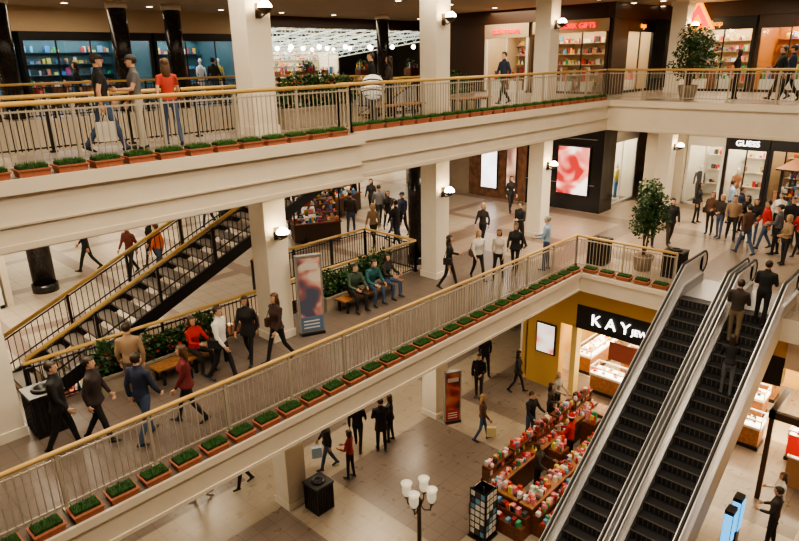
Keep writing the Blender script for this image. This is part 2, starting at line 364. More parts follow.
person('standing_man',17.5,10.1,MT,110,1.82,pose='stand',top=LB,legs=JN,hair=(.3,.3,.3),arms=((15,60),(15,60)))
# mid right
person(M_,22.3,8.7,MT,-150,1.78,top=BK,legs=BK,ph=1); person(M_,22.9,8.2,MT,-140,1.76,top=BK,legs=DB,ph=-1,coat=.1)
for (x,y,f,fe,t,l,hr,hn) in [(25.3,7.6,180,1,BR,BK,'long',BN_),(25.0,7.15,160,1,DB,JN,'bob',BD),(24.9,6.7,200,0,TN,BK,'short',BL),(25.4,6.4,150,1,BK,BK,'long',BL),(25.0,6.0,190,1,BK,JN,'long',BN_),(24.5,5.5,120,0,RD,JN,'short',BL),(24.0,5.0,90,0,GR,BK,'cap',BL),(24.3,4.4,150,1,RD,BK,'long',BN_),(25.7,5.0,200,0,BK,DB,'short',BL),(26.4,6.9,-90,0,NV,BK,'short',BL),(23.0,4.5,140,1,TN,BK,'bob',BD),(26.6,5.6,180,1,WT,BK,'long',BL),(23.4,5.8,60,0,BR,JN,'short',BL),(26.8,8.6,-90,1,BK,BK,'long',BL),(27.6,7.6,-60,0,LB,JN,'short',BL),(23.7,3.9,120,0,BK,BK,'short',BL)]:
    person('standing_woman' if fe else 'standing_man',x,y,MT,f,1.68 if fe else 1.77,fem=bool(fe),pose=rnd.choice(['walk','stand','stand']),top=t,legs=l,hl=hr,hair=hn,vox=.028,bag=('purse',BK) if fe and rnd.random()<.5 else None)
# mid back
for (x,y,f,fe,t,l,hr,hn) in [(7.5,21.8,150,0,BK,BK,'short',BL),(8.3,20.2,200,0,(.12,.03,.02),BK,'short',BL),(8.9,19.4,130,0,OR,JN,'short',BN_),(9.2,20.6,180,1,BK,BK,'long',BL),
  (14.8,20.2,100,1,RD,BK,'long',BL),(14.0,19.6,200,0,BK,BK,'short',BL),(16.4,18.3,40,0,DB,JN,'short',BL),(15.8,16.4,200,1,TN,BK,'bob',BD),(16.4,15.8,90,0,BK,BK,'short',BL),(16.9,16.4,-60,1,WT,JN,'long',BN_),(17.6,16.6,180,0,NV,BK,'cap',BL),(18.2,18.5,60,0,GR,BK,'short',BL),(19.2,20.0,200,1,BK,BK,'long',BL),(17.4,22,0,0,RD,JN,'short',BL),(20.6,22.7,90,0,BK,BK,'short',BL),(28,22.5,180,0,RD,BK,'short',BL),(22.2,18.6,200,1,DB,BK,'long',BL),(19.4,23.6,30,1,LB,BK,'bob',BD),(15.2,23.6,30,0,BK,BK,'short',BL),(12.6,21.4,80,1,BK,JN,'long',BL),(13.4,24,200,0,TL,BK,'short',BL),(21.4,25,10,0,BK,BK,'short',BL),(23.5,15.5,240,1,BK,BK,'long',BL),(17.0,20.3,140,1,GR,JN,'long',BN_),(18.6,16.0,70,0,TN,BK,'short',BL),(17.8,17.6,240,1,BK,BK,'long',BL),(16.2,21.3,100,0,BK,BK,'short',BL)]:
    person('standing_woman' if fe else 'walking_man',x,y,MT,f,1.68 if fe else 1.77,fem=bool(fe),pose='walk',ph=rnd.choice([-1,1]),top=t,legs=l,hl=hr,hair=hn,vox=.03)
# ground
person('walking_man',10.2,12.9,0,150,1.76,top=BK,legs=JN,coat=.05,bag=('shop',(.4,.55,.7))); person('standing_woman',10.35,12.05,0,110,1.62,fem=True,top=(.35,.05,.05),legs=BK,hl='bob',pose='stand',arms=((10,70),(10,70)))
person('walking_man',11.5,12.95,0,40,1.8,top=BK,legs=BK); person('standing_man',11.95,12.35,0,60,1.86,top=BK,legs=BK,pose='stand',coat=.25); person('standing_woman',12.5,12.5,0,120,1.7,fem=True,top=BK,legs=BK,hl='long',pose='stand',coat=.1)
person('walking_woman',14.5,10.3,0,-50,1.7,fem=True,top=BR,legs=JN,hl='long',hair=BD,bag=('shop',(.65,.55,.3)))
person('standing_man',16.6,12.0,0,200,1.78,top=BK,legs=DB,pose='stand',bag=('pack',DB)); person('walking_man',18.2,12.9,0,230,1.78,top=BK,legs=BK); person('walking_woman',17.9,11.2,0,-70,1.7,fem=True,top=BK,legs=BK,hl='long',coat=.1)
person('walking_man',8.0,14.1,0,170,1.76,top=NV,legs=BK); person('walking_woman',6.9,14.6,0,150,1.66,fem=True,top=BK,legs=BK,hl='long')
person('kiosk_vendor',15.2,7.6,0,100,1.75,top=RD,legs=BK,hl='santa',pose='stand',arms=((25,60),(25,60))); person('shopper_man',15.5,9.15,0,-100,1.78,top=BK,legs=JN,pose='stand',arms=((30,50),(20,40))); person('shopper_woman',16.6,9.1,0,-80,1.66,fem=True,top=DB,legs=BK,hl='long',pose='stand'); person('shopper_woman',17.4,9.3,0,-90,1.68,fem=True,top=(.3,.28,.25),legs=BK,hl='long',hair=BD,pose='stand')
person('kiosk_vendor',13.4,7.6,0,-70,1.70,fem=True,top=DB,legs=BK,pose='stand',arms=((30,50),(20,40)),hl='tail',hair=BN_)
person('standing_woman',16.4,2.3,0,120,1.66,fem=True,top=WT,legs=JN,hl='long',hair=BN_,pose='stand'); person('standing_man',15.5,2.2,0,90,1.78,top=DB,legs=BK,pose='stand')
def stepz(x): return (math.floor((x-10.8)/(7.3/24))+1)*5.1/24
person('escalator_rider_man',17.05,4.15,stepz(17.05),0,1.78,top=DB,legs=(.2,.15,.09),pose='stand'); person('escalator_rider_man',17.75,3.75,stepz(17.75),0,1.78,top=BK,legs=BK,pose='stand')
person('escalator_rider_woman',15.75,3.8,stepz(15.75),20,1.6,fem=True,top=BK,legs=GR,hl='long',pose='stand',arms=((30,70),(50,40)),lean=12)
finish_people()

# ------------------------------------------------------------ room shell
b=MB(); b.box((-12,-12,-.3),(46,46,0),FL0); b.obj('floor_ground')
def slab(name,rects,z0,z1):
    b=MB()
    for (x0,x1,y0,y1,fm) in rects: b.box((x0,y0,z0),(x1,y1,z1),CREAM,top=fm)
    return b.obj(name)
UX=22.95
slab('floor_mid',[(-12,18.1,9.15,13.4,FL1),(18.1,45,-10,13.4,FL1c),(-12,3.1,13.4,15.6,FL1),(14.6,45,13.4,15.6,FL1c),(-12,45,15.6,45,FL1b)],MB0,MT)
slab('floor_upper',[(-12,9.9,10.6,13.4,FL2),(9.9,UX,11.0,13.4,FL2),(UX,45,-10,13.4,FL2),(15.1,45,13.4,22,FL2),(-12,-5,13.4,22,FL2),(-12,45,22,45,FL2)],UB0,UT)
b=MB()
for (x0,x1,y) in((-12,9.95,10.6),(9.95,UX,11.0)):
    b.box((x0,y-.10,9.98),(x1,y+.02,10.2),CREAM); b.box((x0,y-.03,9.12),(x1,y+.02,9.22),CREAM)
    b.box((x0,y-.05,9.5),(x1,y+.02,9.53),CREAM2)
b.box((UX-.1,-10,9.98),(UX+.02,10.9,10.2),CREAM); b.box((UX-.03,-10,9.12),(UX+.02,10.9,9.22),CREAM)
b.obj('trim_upper_fascia')
b=MB()
b.box((-12,9.09,4.95),(18.14,9.17,5.1),CREAM); b.box((18.04,6.1,4.95),(18.12,9.17,5.1),CREAM); b.box((-12,9.12,4.45),(18.1,9.16,4.52),CREAM)
b.obj('trim_mid_fascia')
b=MB(); b.box((-12,10.6,13.8),(46,46,14.1),CEIL); b.box((UX,-10,13.8),(46,10.6,14.1),CEIL); b.obj('ceiling_upper')
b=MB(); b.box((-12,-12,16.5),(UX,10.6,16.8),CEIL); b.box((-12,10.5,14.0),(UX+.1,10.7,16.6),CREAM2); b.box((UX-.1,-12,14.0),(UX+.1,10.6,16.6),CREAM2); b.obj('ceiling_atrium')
def wall(name,*bx):
    b=MB()
    for a in bx: b.box(a[0],a[1],a[2])
    return b.obj(name)
wall('wall_left',((-12.3,-12,0),(-12,46,16.8),WALL)); wall('wall_front',((-12,-12.3,0),(46,-12,16.8),WALL)); wall('wall_right',((46,-12,0),(46.3,46,14.1),WALL)); wall('wall_back',((-12,46,0),(46,46.3,14.1),WALL))

# ------------------------------------------------------------ columns
def column(x,y,w=.62,name='square_column'):
    b=MB(); h=w/2
    for (z0,z1) in ((0,MB0),(MT,UB0),(UT,13.8)):
        b.box((x-h,y-h,z0),(x+h,y+h,z1),COLM)
        b.box((x-h-.03,y-h-.03,z0),(x+h+.03,y+h+.03,z0+.2),COLM)
        b.box((x-h-.05,y-h-.05,z1-.16),(x+h+.05,y+h+.05,z1),COLM)
    b.obj(name)
CX=[(-3.95,12.6),(2.3,12.75),(8.55,12.55),(14.8,12.55),(21.02,12.6),(28.75,10.85)]
for c in CX: column(*c)
def dcol(x,y,z0,z1,r=.33):
    b=MB(); b.tube([(x,y,z0),(x,y,z0+.25)],r*1.15,20,DARK); b.tube([(x,y,z0+.25),(x,y,z1)],r,20,DARK); b.tube([(x,y,z1-.2),(x,y,z1)],r*1.2,20,COLM); b.obj('dark_round_column')
dcol(5.8,20.9,MT,UB0); dcol(15.4,13.9,MT,UB0,.26)
for x in(6.6,10.3,12.3,23.2): dcol(x,23.0,UT,13.8,.3)

def sconce(x,y,z):
    e=empty('wall_sconce',(x,y,z))
    b=MB()
    b.box((-.07,-.03,-.18),(.07,0,.12),BRASS)
    b.tube([(0,-.03,-.1),(0,-.14,-.16),(0,-.24,-.12),(0,-.27,-.02)],.018,8,BRASS)
    b.tube([(-.0,-.03,.05),(0,-.15,.1),(0,-.27,.0)],.012,8,BRASS)
    b.rings([(0,-.27,-.12,.02,.02),(0,-.27,-.08,.09,.09),(0,-.27,-.01,.16,.16),(0,-.27,.02,.175,.175)],16,BRASS)
    b.obj('bracket',e)
    b=MB(); b.rings([(0,-.27,.0,.15,.15),(0,-.27,.06,.15,.15),(0,-.27,.12,.11,.11),(0,-.27,.16,.05,.05)],16,LAMPW); b.obj('glass_bowl',e)
for (x,y) in [(2.3,12.75),(8.55,12.55),(14.8,12.55),(21.02,12.6),(28.75,10.85)]:
    sconce(x,y-.31,7.9); sconce(x,y-.31,12.85)

# ------------------------------------------------------------ railings
def railing(name,pts,z,bm,tm,h=1.05,sp=.11,post=1.5):
    b=MB()
    for (p,q) in zip(pts[:-1],pts[1:]):
        p=V((*p,0));q=V((*q,0)); L=(q-p).length; d=(q-p)/L; rz=math.atan2(d.y,d.x)
        c=(p+q)/2
        b.obox((c.x,c.y,z+.1),(L,.03,.03),rz,bm); b.obox((c.x,c.y,z+h-.12),(L,.03,.03),rz,bm)
        b.tube([(p.x,p.y,z+h),(q.x,q.y,z+h)],.042,10,tm)
        n=int(L/sp)
        for i in range(n):
            a=p+d*(i+.5)*L/n; b.obox((a.x,a.y,z+(h-.02)/2),(.016,.016,h-.14),rz,bm)
        n=max(1,round(L/post))
        for i in range(n+1):
            a=p+d*i*L/n
            b.obox((a.x,a.y,z+h/2),(.05,.05,h-.02),rz,bm)
            b.obox((a.x,a.y,z+.02),(.12,.12,.04),rz,bm)
    return b.obj(name)
railing('balcony_railing',[(-11,9.62),(18.6,9.62),(18.6,6.35)],MT,BAL,GOLD)
railing('balcony_railing',[(-11,10.98),(9.95,10.98),(9.95,11.38),(UX+.4,11.38),(UX+.4,-9)],UT,BAL,GOLD)
railing('opening_railing',[(3.0,13.3),(14.7,13.3),(14.7,15.7),(10,15.7)],MT,BLACK,GOLD)
railing('opening_railing',[(-5,13.3),(15.2,13.3),(15.2,13.5)],UT,BLACK,GOLD)
railing('opening_railing',[(15.2,15.2),(15.2,22.1),(-5,22.1),(-5,13.4)],UT,BLACK,GOLD)

# ------------------------------------------------------------ grass planters
def grass_mesh():
    b=MB(); L,W=.46,.2
    vs=[(-L/2*.93,-W/2*.9,0),(L/2*.93,-W/2*.9,0),(L/2*.93,W/2*.9,0),(-L/2*.93,W/2*.9,0),(-L/2,-W/2,.1),(L/2,-W/2,.1),(L/2,W/2,.1),(-L/2,W/2,.1)]
    b.add(vs,[(3,2,1,0),(0,1,5,4),(1,2,6,5),(2,3,7,6),(3,0,4,7),(4,5,6,7)],TERRA)
    b.box((-L/2-.012,-W/2-.012,.085),(L/2+.012,W/2+.012,.105),TERRA)
    b.box((-L/2+.025,-W/2+.025,.1),(L/2-.025,W/2-.025,.15),GRASS2)
    for i in range(330):
        x=rnd.uniform(-L/2+.03,L/2-.03); y=rnd.uniform(-W/2+.02,W/2-.02); h=rnd.uniform(.06,.11); a=rnd.uniform(0,6.28); dx,dy=math.cos(a)*.007,math.sin(a)*.007
        ox,oy=rnd.uniform(-.02,.02),rnd.uniform(-.02,.02)
        b.add([(x-dx,y-dy,.1),(x+dx,y+dy,.1),(x+ox,y+oy,.1+h)],[(0,1,2)],GRASS)
    return b.obj('grass_planter')
g0=grass_mesh(); first=[True]
def gp(x,y,z,rz,s=1.0,sy=1.35):
    if first[0]: o=g0; first[0]=False
    else:
        o=bpy.data.objects.new('grass_planter',g0.data); col.objects.link(o)
    o.location=(x,y,z); o.rotation_euler=(0,0,rz+rnd.uniform(-.03,.03)); o.scale=(s,sy,1.1)
x=-1.5
while x<18.0: gp(x,9.30,MT,0,.96,1.6); x+=.57
y=8.9
while y>6.6: gp(18.3,y,MT,math.pi/2,.96,1.5); y-=.57
x=2.0
while x<9.7: gp(x,10.71,UT,0,1.0,1.5); x+=.56
x=10.3
while x<22.7: gp(x,11.14,UT,0,1.0,1.3); x+=.56

# ------------------------------------------------------------ foliage helpers
def leaves(b,c,r,n,m,size=.06):
    for i in range(n):
        while True:
            p=V((rnd.uniform(-1,1),rnd.uniform(-1,1),rnd.uniform(-1,1)))
            if .25<p.length<1: break
        q=V((c[0]+p.x*r[0],c[1]+p.y*r[1],c[2]+p.z*r[2]))
        a=V((rnd.gauss(0,1),rnd.gauss(0,1),rnd.gauss(0,.6))).normalized(); t=a.cross(V((rnd.gauss(0,1),rnd.gauss(0,1),rnd.gauss(0,1)))).normalized()
        s=size*rnd.uniform(.7,1.3)
        b.add([q,q+a*s*.5+t*s*.3,q+a*s,q+a*s*.5-t*s*.3],[(0,1,2,3)],m)
def tree(x,y,z,H=2.7,R=.62):
    e=empty('potted_ficus_tree',(x,y,z)); b=MB()
    b.rings([(0,0,0,.24,.24),(0,0,.42,.32,.32),(0,0,.46,.34,.34),(0,0,.5,.34,.34)],20,POT); b.rings([(0,0,.49,.3,.3),(0,0,.51,.29,.29)],16,BARK); b.obj('pot',e)
    b=MB()
    for k in range(3):
        a=k*2.1; b.tube([(.05*math.cos(a),.05*math.sin(a),.5),(.07*math.cos(a+1),.07*math.sin(a+1),1.0),(.1*math.cos(a),.1*math.sin(a),H-1.1)],[.03,.026,.02],7,BARK)
    for k in range(12):
        a=k*.9; z0=H-1.6+k*.07; b.tube([(0.05*math.cos(a),0.05*math.sin(a),z0),(R*.6*math.cos(a),R*.6*math.sin(a),z0+.45)],[.014,.005],5,BARK)
    b.obj('trunk',e)
    b=MB()
    for k in range(9):
        a=k*2.4; rr=R*.5*(k%3)/2; leaves(b,(rr*math.cos(a),rr*math.sin(a),H-1.5+k*.15),(R*.6,R*.6,.38),270,LEAF,.11)
    b.obj('leaves',e)
tree(19.6,7.75,MT,2.9,.66); tree(24.2,8.64,UT,2.5,.95)
def planter(x0,x1,y0,y1,z,h=.5,fol=.5,red=False):
    e=empty('shrub_planter'); b=MB()
    b.box((x0,y0,z),(x1,y1,z+h),POT); b.box((x0-.03,y0-.03,z+h-.06),(x1+.03,y1+.03,z+h),POT); b.obj('planter_box',e)
    b=MB(); n=max(2,int((x1-x0)/.4))
    for i in range(n):
        cx=x0+(i+.5)*(x1-x0)/n; hh=fol*rnd.uniform(.8,1.2)
        leaves(b,(cx,(y0+y1)/2,z+h+hh*.45),(.32,.22,hh*.6),420,LEAF,.11)
        if red: leaves(b,(cx,(y0+y1)/2-.1,z+h+hh*.5),(.28,.15,hh*.4),14,REDLEAF,.10)
        b.tube([(cx,(y0+y1)/2,z+h-.05),(cx,(y0+y1)/2,z+h+hh*.6)],.015,5,BARK)
    b.obj('shrubs',e)
planter(4.2,7.0,12.75,13.1,MT,.45,.6,True); planter(10.4,13.0,12.75,13.1,MT,.45,.7,False); planter(9.4,11.8,12.7,13.1,UT,.5,.7,True); planter(15.6,17.2,12.9,13.3,UT,.5,.6)
def bench(x0,x1,y0,y1,z):
    e=empty('wooden_bench'); b=MB(); n=5; w=(y1-y0)/n
    for i in range(n): b.box((x0,y0+i*w+.008,z+.36),(x1,y0+(i+1)*w-.008,z+.40),OAK)
    b.obj('seat_slats',e); b=MB()
    for xx in(x0+.1,(x0+x1)/2-.03,x1-.16):
        b.box((xx,y0+.02,z),(xx+.06,y0+.08,z+.36),BLACK); b.box((xx,y1-.08,z),(xx+.06,y1-.02,z+.36),BLACK); b.box((xx,y0+.02,z+.31),(xx+.06,y1-.02,z+.36),BLACK)
    b.obj('legs',e)
bench(5.2,7.0,12.22,12.66,MT); bench(10.6,13.0,12.22,12.66,MT); bench(12.2,14.0,12.2,12.62,UT); bench(15.6,17.2,12.2,12.65,UT)
def bin_(x,y,z):
    e=empty('litter_bin',(x,y,z)); b=MB(); h=.29
    b.box((-h,-h,0),(h,h,.07),BLACK); b.box((-h+.03,-h+.03,.07),(h-.03,h-.03,.78),mat('bin_liner',(.03,.025,.022),.6))
    for s in(-1,1):
        for t in(-1,1): b.box((s*h-.025*s-.025,t*h-.025*t-.025,.05),(s*h-.025*s+.025,t*h-.025*t+.025,.84),BLACK)
        for k in range(6):
            u=-h+.07+k*.09
            b.box((u,s*h-.02,.07),(u+.025,s*h,.8),DARK); b.box((s*h-.02,u,.07),(s*h,u+.025,.8),DARK)
    b.box((-h-.02,-h-.02,.8),(h+.02,h+.02,.86),BLACK); b.rings([(0,0,.86,.2,.2),(0,0,.90,.18,.18),(0,0,.9,.12,.12),(0,0,.87,.12,.12)],16,BLACK)
    b.obj('bin_body',e)
bin_(8.9,11.75,0); bin_(19.35,9.15,MT); bin_(19.6,6.75,MT); bin_(3.0,12.35,MT)
def picmat(cols,sc=.9):
    m=bpy.data.materials.new('poster_picture'); m.use_nodes=True; nt=m.node_tree; bs=nt.nodes['Principled BSDF']
    tc=nt.nodes.new('ShaderNodeTexCoord'); n=nt.nodes.new('ShaderNodeTexNoise'); n.inputs['Scale'].default_value=sc; n.inputs['Detail'].default_value=1; n.inputs['Distortion'].default_value=1.0
    r=nt.nodes.new('ShaderNodeValToRGB'); el=r.color_ramp.elements; el[0].position=.38; el[1].position=.64
    el[0].color=(*cols[0],1); el[1].color=(*cols[-1],1)
    for i,cc in enumerate(cols[1:-1]): q=r.color_ramp.elements.new(.38+.26*(i+1)/(len(cols)-1)); q.color=(*cc,1)
    nt.links.new(tc.outputs['Object'],n.inputs['Vector']); nt.links.new(n.outputs['Fac'],r.inputs['Fac']); nt.links.new(r.outputs['Color'],bs.inputs['Base Color']); nt.links.new(r.outputs['Color'],bs.inputs['Emission Color']); bs.inputs['Emission Strength'].default_value=.0
    return m,bs
def stand(x,y,z,rz,cols,accent,H=2.1,W=.62):
    e=empty('poster_stand'); T=Matrix.Translation((x,y,z))@Matrix.Rotation(rz,4,'Z'); b=MB(T)
    b.box((-W/2,-.16,0),(W/2,.16,.06),BLACK); b.box((-W/2,-.07,.06),(W/2,.07,H),POT)
    for s in(-1,1): b.box((s*W/2-.02,-.08,.06),(s*W/2+.02,.08,H+.02),STEEL2)
    b.box((-W/2,-.08,H-.02),(W/2,.08,H+.02),STEEL2)
    b.obj('frame',e)
    m,_=picmat(cols,1.6); b=MB(T)
    b.box((-W/2+.03,-.08,.5),(W/2-.03,-.06,H-.05),m); b.box((-W/2+.03,-.08,.1),(W/2-.03,-.06,.48),accent)
    b.box((-W/2+.08,-.085,H-.35),(W/2-.08,-.079,H-.2),WHITE)
    for k in range(3): b.box((-W/2+.09,-.085,.18+k*.09),(W/2-.12,-.079,.21+k*.09),WHITE)
    b.obj('poster_panels',e)
stand(9.25,12.0,MT,math.radians(-25),[(.10,.12,.2),(.35,.15,.18),(.75,.45,.42),(.85,.75,.7)],mat('banner_blue',(.12,.2,.35),.5)); stand(14.75,11.75,0,math.radians(-30),[(.1,.04,.03),(.5,.04,.03),(.7,.3,.15)],mat('banner_red',(.5,.03,.02),.5),1.9,.55)
e=empty('globe_sculpture',(11.7,12.0,UT)); b=MB()
b.rings([(0,0,0,.22,.22),(0,0,.05,.22,.22),(0,0,.08,.06,.06),(0,0,.65,.05,.05)],16,BLACK); b.ball((0,0,.92),.31,mat('globe_white',(.9,.88,.84),.3,emit=.25,ecol=(1,.95,.85)),24,16)
for zz in(-.2,-.08,.05,.17):
    r=math.sqrt(.31**2-zz**2)+.004
    b.tube([(r*math.cos(t*math.pi/12),r*math.sin(t*math.pi/12),.92+zz+.03*math.sin(t*math.pi/6)) for t in range(25)],.016,5,BLACK)
b.obj('globe',e)
e=empty('globe_lamp_post',(8.15,7.35,0)); b=MB()
b.rings([(0,0,0,.22,.22),(0,0,.12,.22,.22),(0,0,.2,.13,.13),(0,0,.6,.09,.09),(0,0,.65,.06,.06),(0,0,2.9,.04,.04),(0,0,2.95,.07,.07),(0,0,3.02,.07,.07),(0,0,3.1,.03,.03)],16,BRASS)
for k in range(4):
    a=math.radians(20+90*k); c_,s_=math.cos(a),math.sin(a)
    b.tube([(0,0,2.95),(.12*c_,.12*s_,2.82),(.25*c_,.25*s_,2.86),(.28*c_,.28*s_,3.02)],.016,7,BRASS); b.rings([(.28*c_,.28*s_,3.0,.04,.04),(.28*c_,.28*s_,3.05,.05,.05)],12,BRASS)
b.obj('post',e); b=MB()
for k in range(4):
    a=math.radians(20+90*k); c_,s_=.28*math.cos(a),.28*math.sin(a)
    b.rings([(c_,s_,3.04,.03,.03),(c_,s_,3.07,.06,.06),(c_,s_,3.14,.095,.095),(c_,s_,3.22,.10,.10),(c_,s_,3.3,.095,.095),(c_,s_,3.38,.125,.125)],18,LAMPP)
b.obj('tulip_shades',e)

# ------------------------------------------------------------ goods kiosk (ground)
def goods(b,x0,x1,y0,y1,z,n,hmax=.28,pal=None,wmax=.2):
    pal=pal or GOODS
    for i in range(n):
        w=rnd.uniform(.05,wmax); x=rnd.uniform(x0,max(x0,x1-w)); y=rnd.uniform(y0,y1); h=rnd.uniform(.06,hmax)
        m=rnd.choice(pal)
        if rnd.random()<.75: b.box((x,y-.04,z),(x+w,y+.06,z+h),m)
        else: b.tube([(x+w/2,y,z),(x+w/2,y,z+h*.7),(x+w/2,y,z+h)],[w*.4,w*.4,w*.15],8,m)
e=empty('merchandise_kiosk'); b=MB(); g=MB()
KX0,KX1,KY0,KY1=11.9,17.8,6.85,8.5
for (a0,a1,c0,c1) in((KX0,KX1,KY1-.5,KY1),(KX0,KX1,KY0,KY0+.4),(KX1-.6,KX1,KY0+.4,KY1-.5),(KX0,KX0+.45,KY0+.4,KY1-.5)):
    b.box((a0,c0,0),(a1,c1,.78),WOOD); b.box((a0-.03,c0-.03,.78),(a1+.03,c1+.03,.83),OAK)
K=dict(pal=GRED,wmax=.12)
for i in range(5):
    xx=KX0+i*1.17+.03
    b.box((xx,KY1-.3,.83),(xx+.04,KY1-.05,1.32),WOOD); b.box((xx+1.06,KY1-.3,.83),(xx+1.1,KY1-.05,1.32),WOOD)
    for zz in(1.05,1.28): b.box((xx,KY1-.32,zz),(xx+1.1,KY1-.04,zz+.03),WOOD); goods(g,xx+.05,xx+1.05,KY1-.26,KY1-.12,zz+.03,22,.17,**K)
    goods(g,xx,xx+1.1,KY1-.45,KY1-.34,.83,22,.2,**K); goods(g,xx,xx+1.1,KY0+.05,KY0+.34,.83,50,.2,**K)
    b.box((xx+.1,KY1+.005,.2),(xx+1.0,KY1+.02,.7),OAK)
    for r_ in range(2):
        b.box((xx,KY0-.2-.2*r_,0),(xx+1.1,KY0-.2*r_-.005,.6-.2*r_),WOOD); goods(g,xx,xx+1.06,KY0-.16-.2*r_,KY0-.08-.2*r_,.6-.2*r_,24,.19,**K)
for r_ in range(2):
    b.box((KX0-.25-.22*r_,KY0,0),(KX0-.22*r_-.03,KY1,.6-.2*r_),WOOD)
    for k in range(20):
        yy=rnd.uniform(KY0+.05,KY1-.15); g.box((KX0-.22-.22*r_,yy,.6-.2*r_),(KX0-.08-.22*r_,yy+.1,.6-.2*r_+rnd.uniform(.06,.2)),rnd.choice(GRED))
for k in range(30):
    yy=rnd.uniform(KY0+.4,KY1-.6); xx=KX0+.05+rnd.uniform(0,.25); g.box((xx,yy,.83),(xx+.1,yy+.1,.83+rnd.uniform(.05,.22)),rnd.choice(GRED))
for xx in(14.2,16.2):
    b.box((xx,7.35,0),(xx+.5,7.75,1.0),WOOD); goods(g,xx,xx+.5,7.42,7.68,1.0,16,.35,**K)
b.obj('counters',e); g.obj('goods',e)
e=empty('greeting_card_rack',(11.05,7.75,0)); b=MB()
b.box((-.28,-.28,0),(.28,.28,.06),BLACK); b.tube([(0,0,0),(0,0,1.5)],.025,8,BLACK)
for k in range(4):
    b.T=Matrix.Rotation(k*math.pi/2,4,'Z')
    b.box((-.26,-.24,.12),(-.24,-.22,1.5),BLACK); b.box((.24,-.24,.12),(.26,-.24+.02,1.5),BLACK); b.box((-.25,-.2,.12),(.25,-.19,1.48),BLACK)
    for r_ in range(7):
        b.box((-.25,-.24,.14+r_*.19),(.25,-.2,.16+r_*.19),BLACK)
        for c_ in range(3): b.box((-.23+c_*.16,-.25,.17+r_*.19),(-.23+c_*.16+.13,-.24,.31+r_*.19),[WHITE,GOODS[8],GOODS[1],WHITE,GOODS[10],GOODS[7]][(r_*5+c_*7+k)%6])
b.T=None; b.obj('rack',e)

DKW=mat('dark_walnut',(.05,.025,.015),.4)
def cart(x,y,z,rz,name='retail_cart',s=1.0,canopy=(.10,.08,.07)):
    e=empty(name); T=Matrix.Translation((x,y,z))@Matrix.Rotation(rz,4,'Z')@Matrix.Scale(s,4); b=MB(T); g=MB(T)
    b.box((-1,-.5,.1),(1,.5,.85),DKW); b.box((-1.05,-.55,.85),(1.05,.55,.9),WOOD)
    for s_ in(-1,1):
        for t in(-1,1): b.box((s_*.97-.03,t*.47-.03,.9),(s_*.97+.03,t*.47+.03,2.3),BLACK)
        b.tube([(s_*.6,-.5,.18),(s_*.6,-.42,.18)],.18,14,BLACK); b.tube([(s_*.6,.42,.18),(s_*.6,.5,.18)],.18,14,BLACK)
    b.box((-1.15,-.65,2.3),(1.15,.65,2.36),BLACK)
    b.add([(-1.15,-.65,2.36),(1.15,-.65,2.36),(1.15,.65,2.36),(-1.15,.65,2.36),(-.8,0,2.7),(.8,0,2.7)],[(0,1,5,4),(1,2,5),(2,3,4,5),(3,0,4)],mat('cart_canopy_%d'%(canopy[0]*100),canopy,.7))
    for zz in(1.2,1.55,1.9): b.box((-.95,-.12,zz),(.95,.12,zz+.03),WOOD); goods(g,-.9,.9,-.1,.08,zz+.03,14,.22)
    goods(g,-.95,.95,-.45,.4,.9,30,.2)
    b.box((-.7,-.67,2.34),(.7,-.66,2.5),LAMPP)
    b.obj('cart_frame',e); g.obj('goods',e)
cart(15.0,18.8,MT,-.5,s=.9); cart(18.5,21.4,MT,.2); cart(28.3,5.0,MT,1.4,'information_kiosk',canopy=(.25,.12,.06)); cart(17.0,26,MT,.0)

# ------------------------------------------------------------ stairs at left (open risers)
STD=mat('stair_tread',(.20,.17,.145),.5)
b=MB(); sx=3.1; n=30; run=.4
for i in range(n):
    x0=sx+i*run; z1=MT+(i+1)*.17
    b.box((x0,13.58,z1-.05),(x0+run*.88,15.1,z1),STD)
for yy,rm in((13.5,GOLD),(15.1,GOLD)):
    vs=[]
    for (x0,z0) in((sx-.1,MT+.0),(sx+.5,MT+.02),(sx+n*run,MT+n*.17-.16),(sx+n*run,MT+n*.17+.08),(sx-.1,MT+.12)):
        vs+= [(x0,yy,z0),(x0,yy+.06,z0)]
    b.add(vs,[(0,2,4,6,8),(9,7,5,3,1),(0,1,3,2),(2,3,5,4),(4,5,7,6),(6,7,9,8),(8,9,1,0)],BLACK)
    k=n*run
    for t in range(int(k/.13)):
        x0=sx+t*.13; zz=MT+(x0-sx)*.425+.1
        b.box((x0,yy+.03,zz),(x0+.016,yy+.046,zz+.85),BLACK)
    for hh in(.25,.83): b.tube([(sx,yy+.04,MT+.1+hh),(sx+k,yy+.04,MT+.1+hh+k*.425)],.018,6,BLACK)
    b.tube([(sx,yy+.04,MT+1.02),(sx+k,yy+.04,MT+1.02+k*.425)],.045,10,rm)
    for i in range(0,9):
        x0=sx+i*1.5; zz=MT+(x0-sx)*.425; b.box((x0-.03,yy+.01,zz),(x0+.03,yy+.07,zz+1.0),BLACK)
b.obj('staircase')

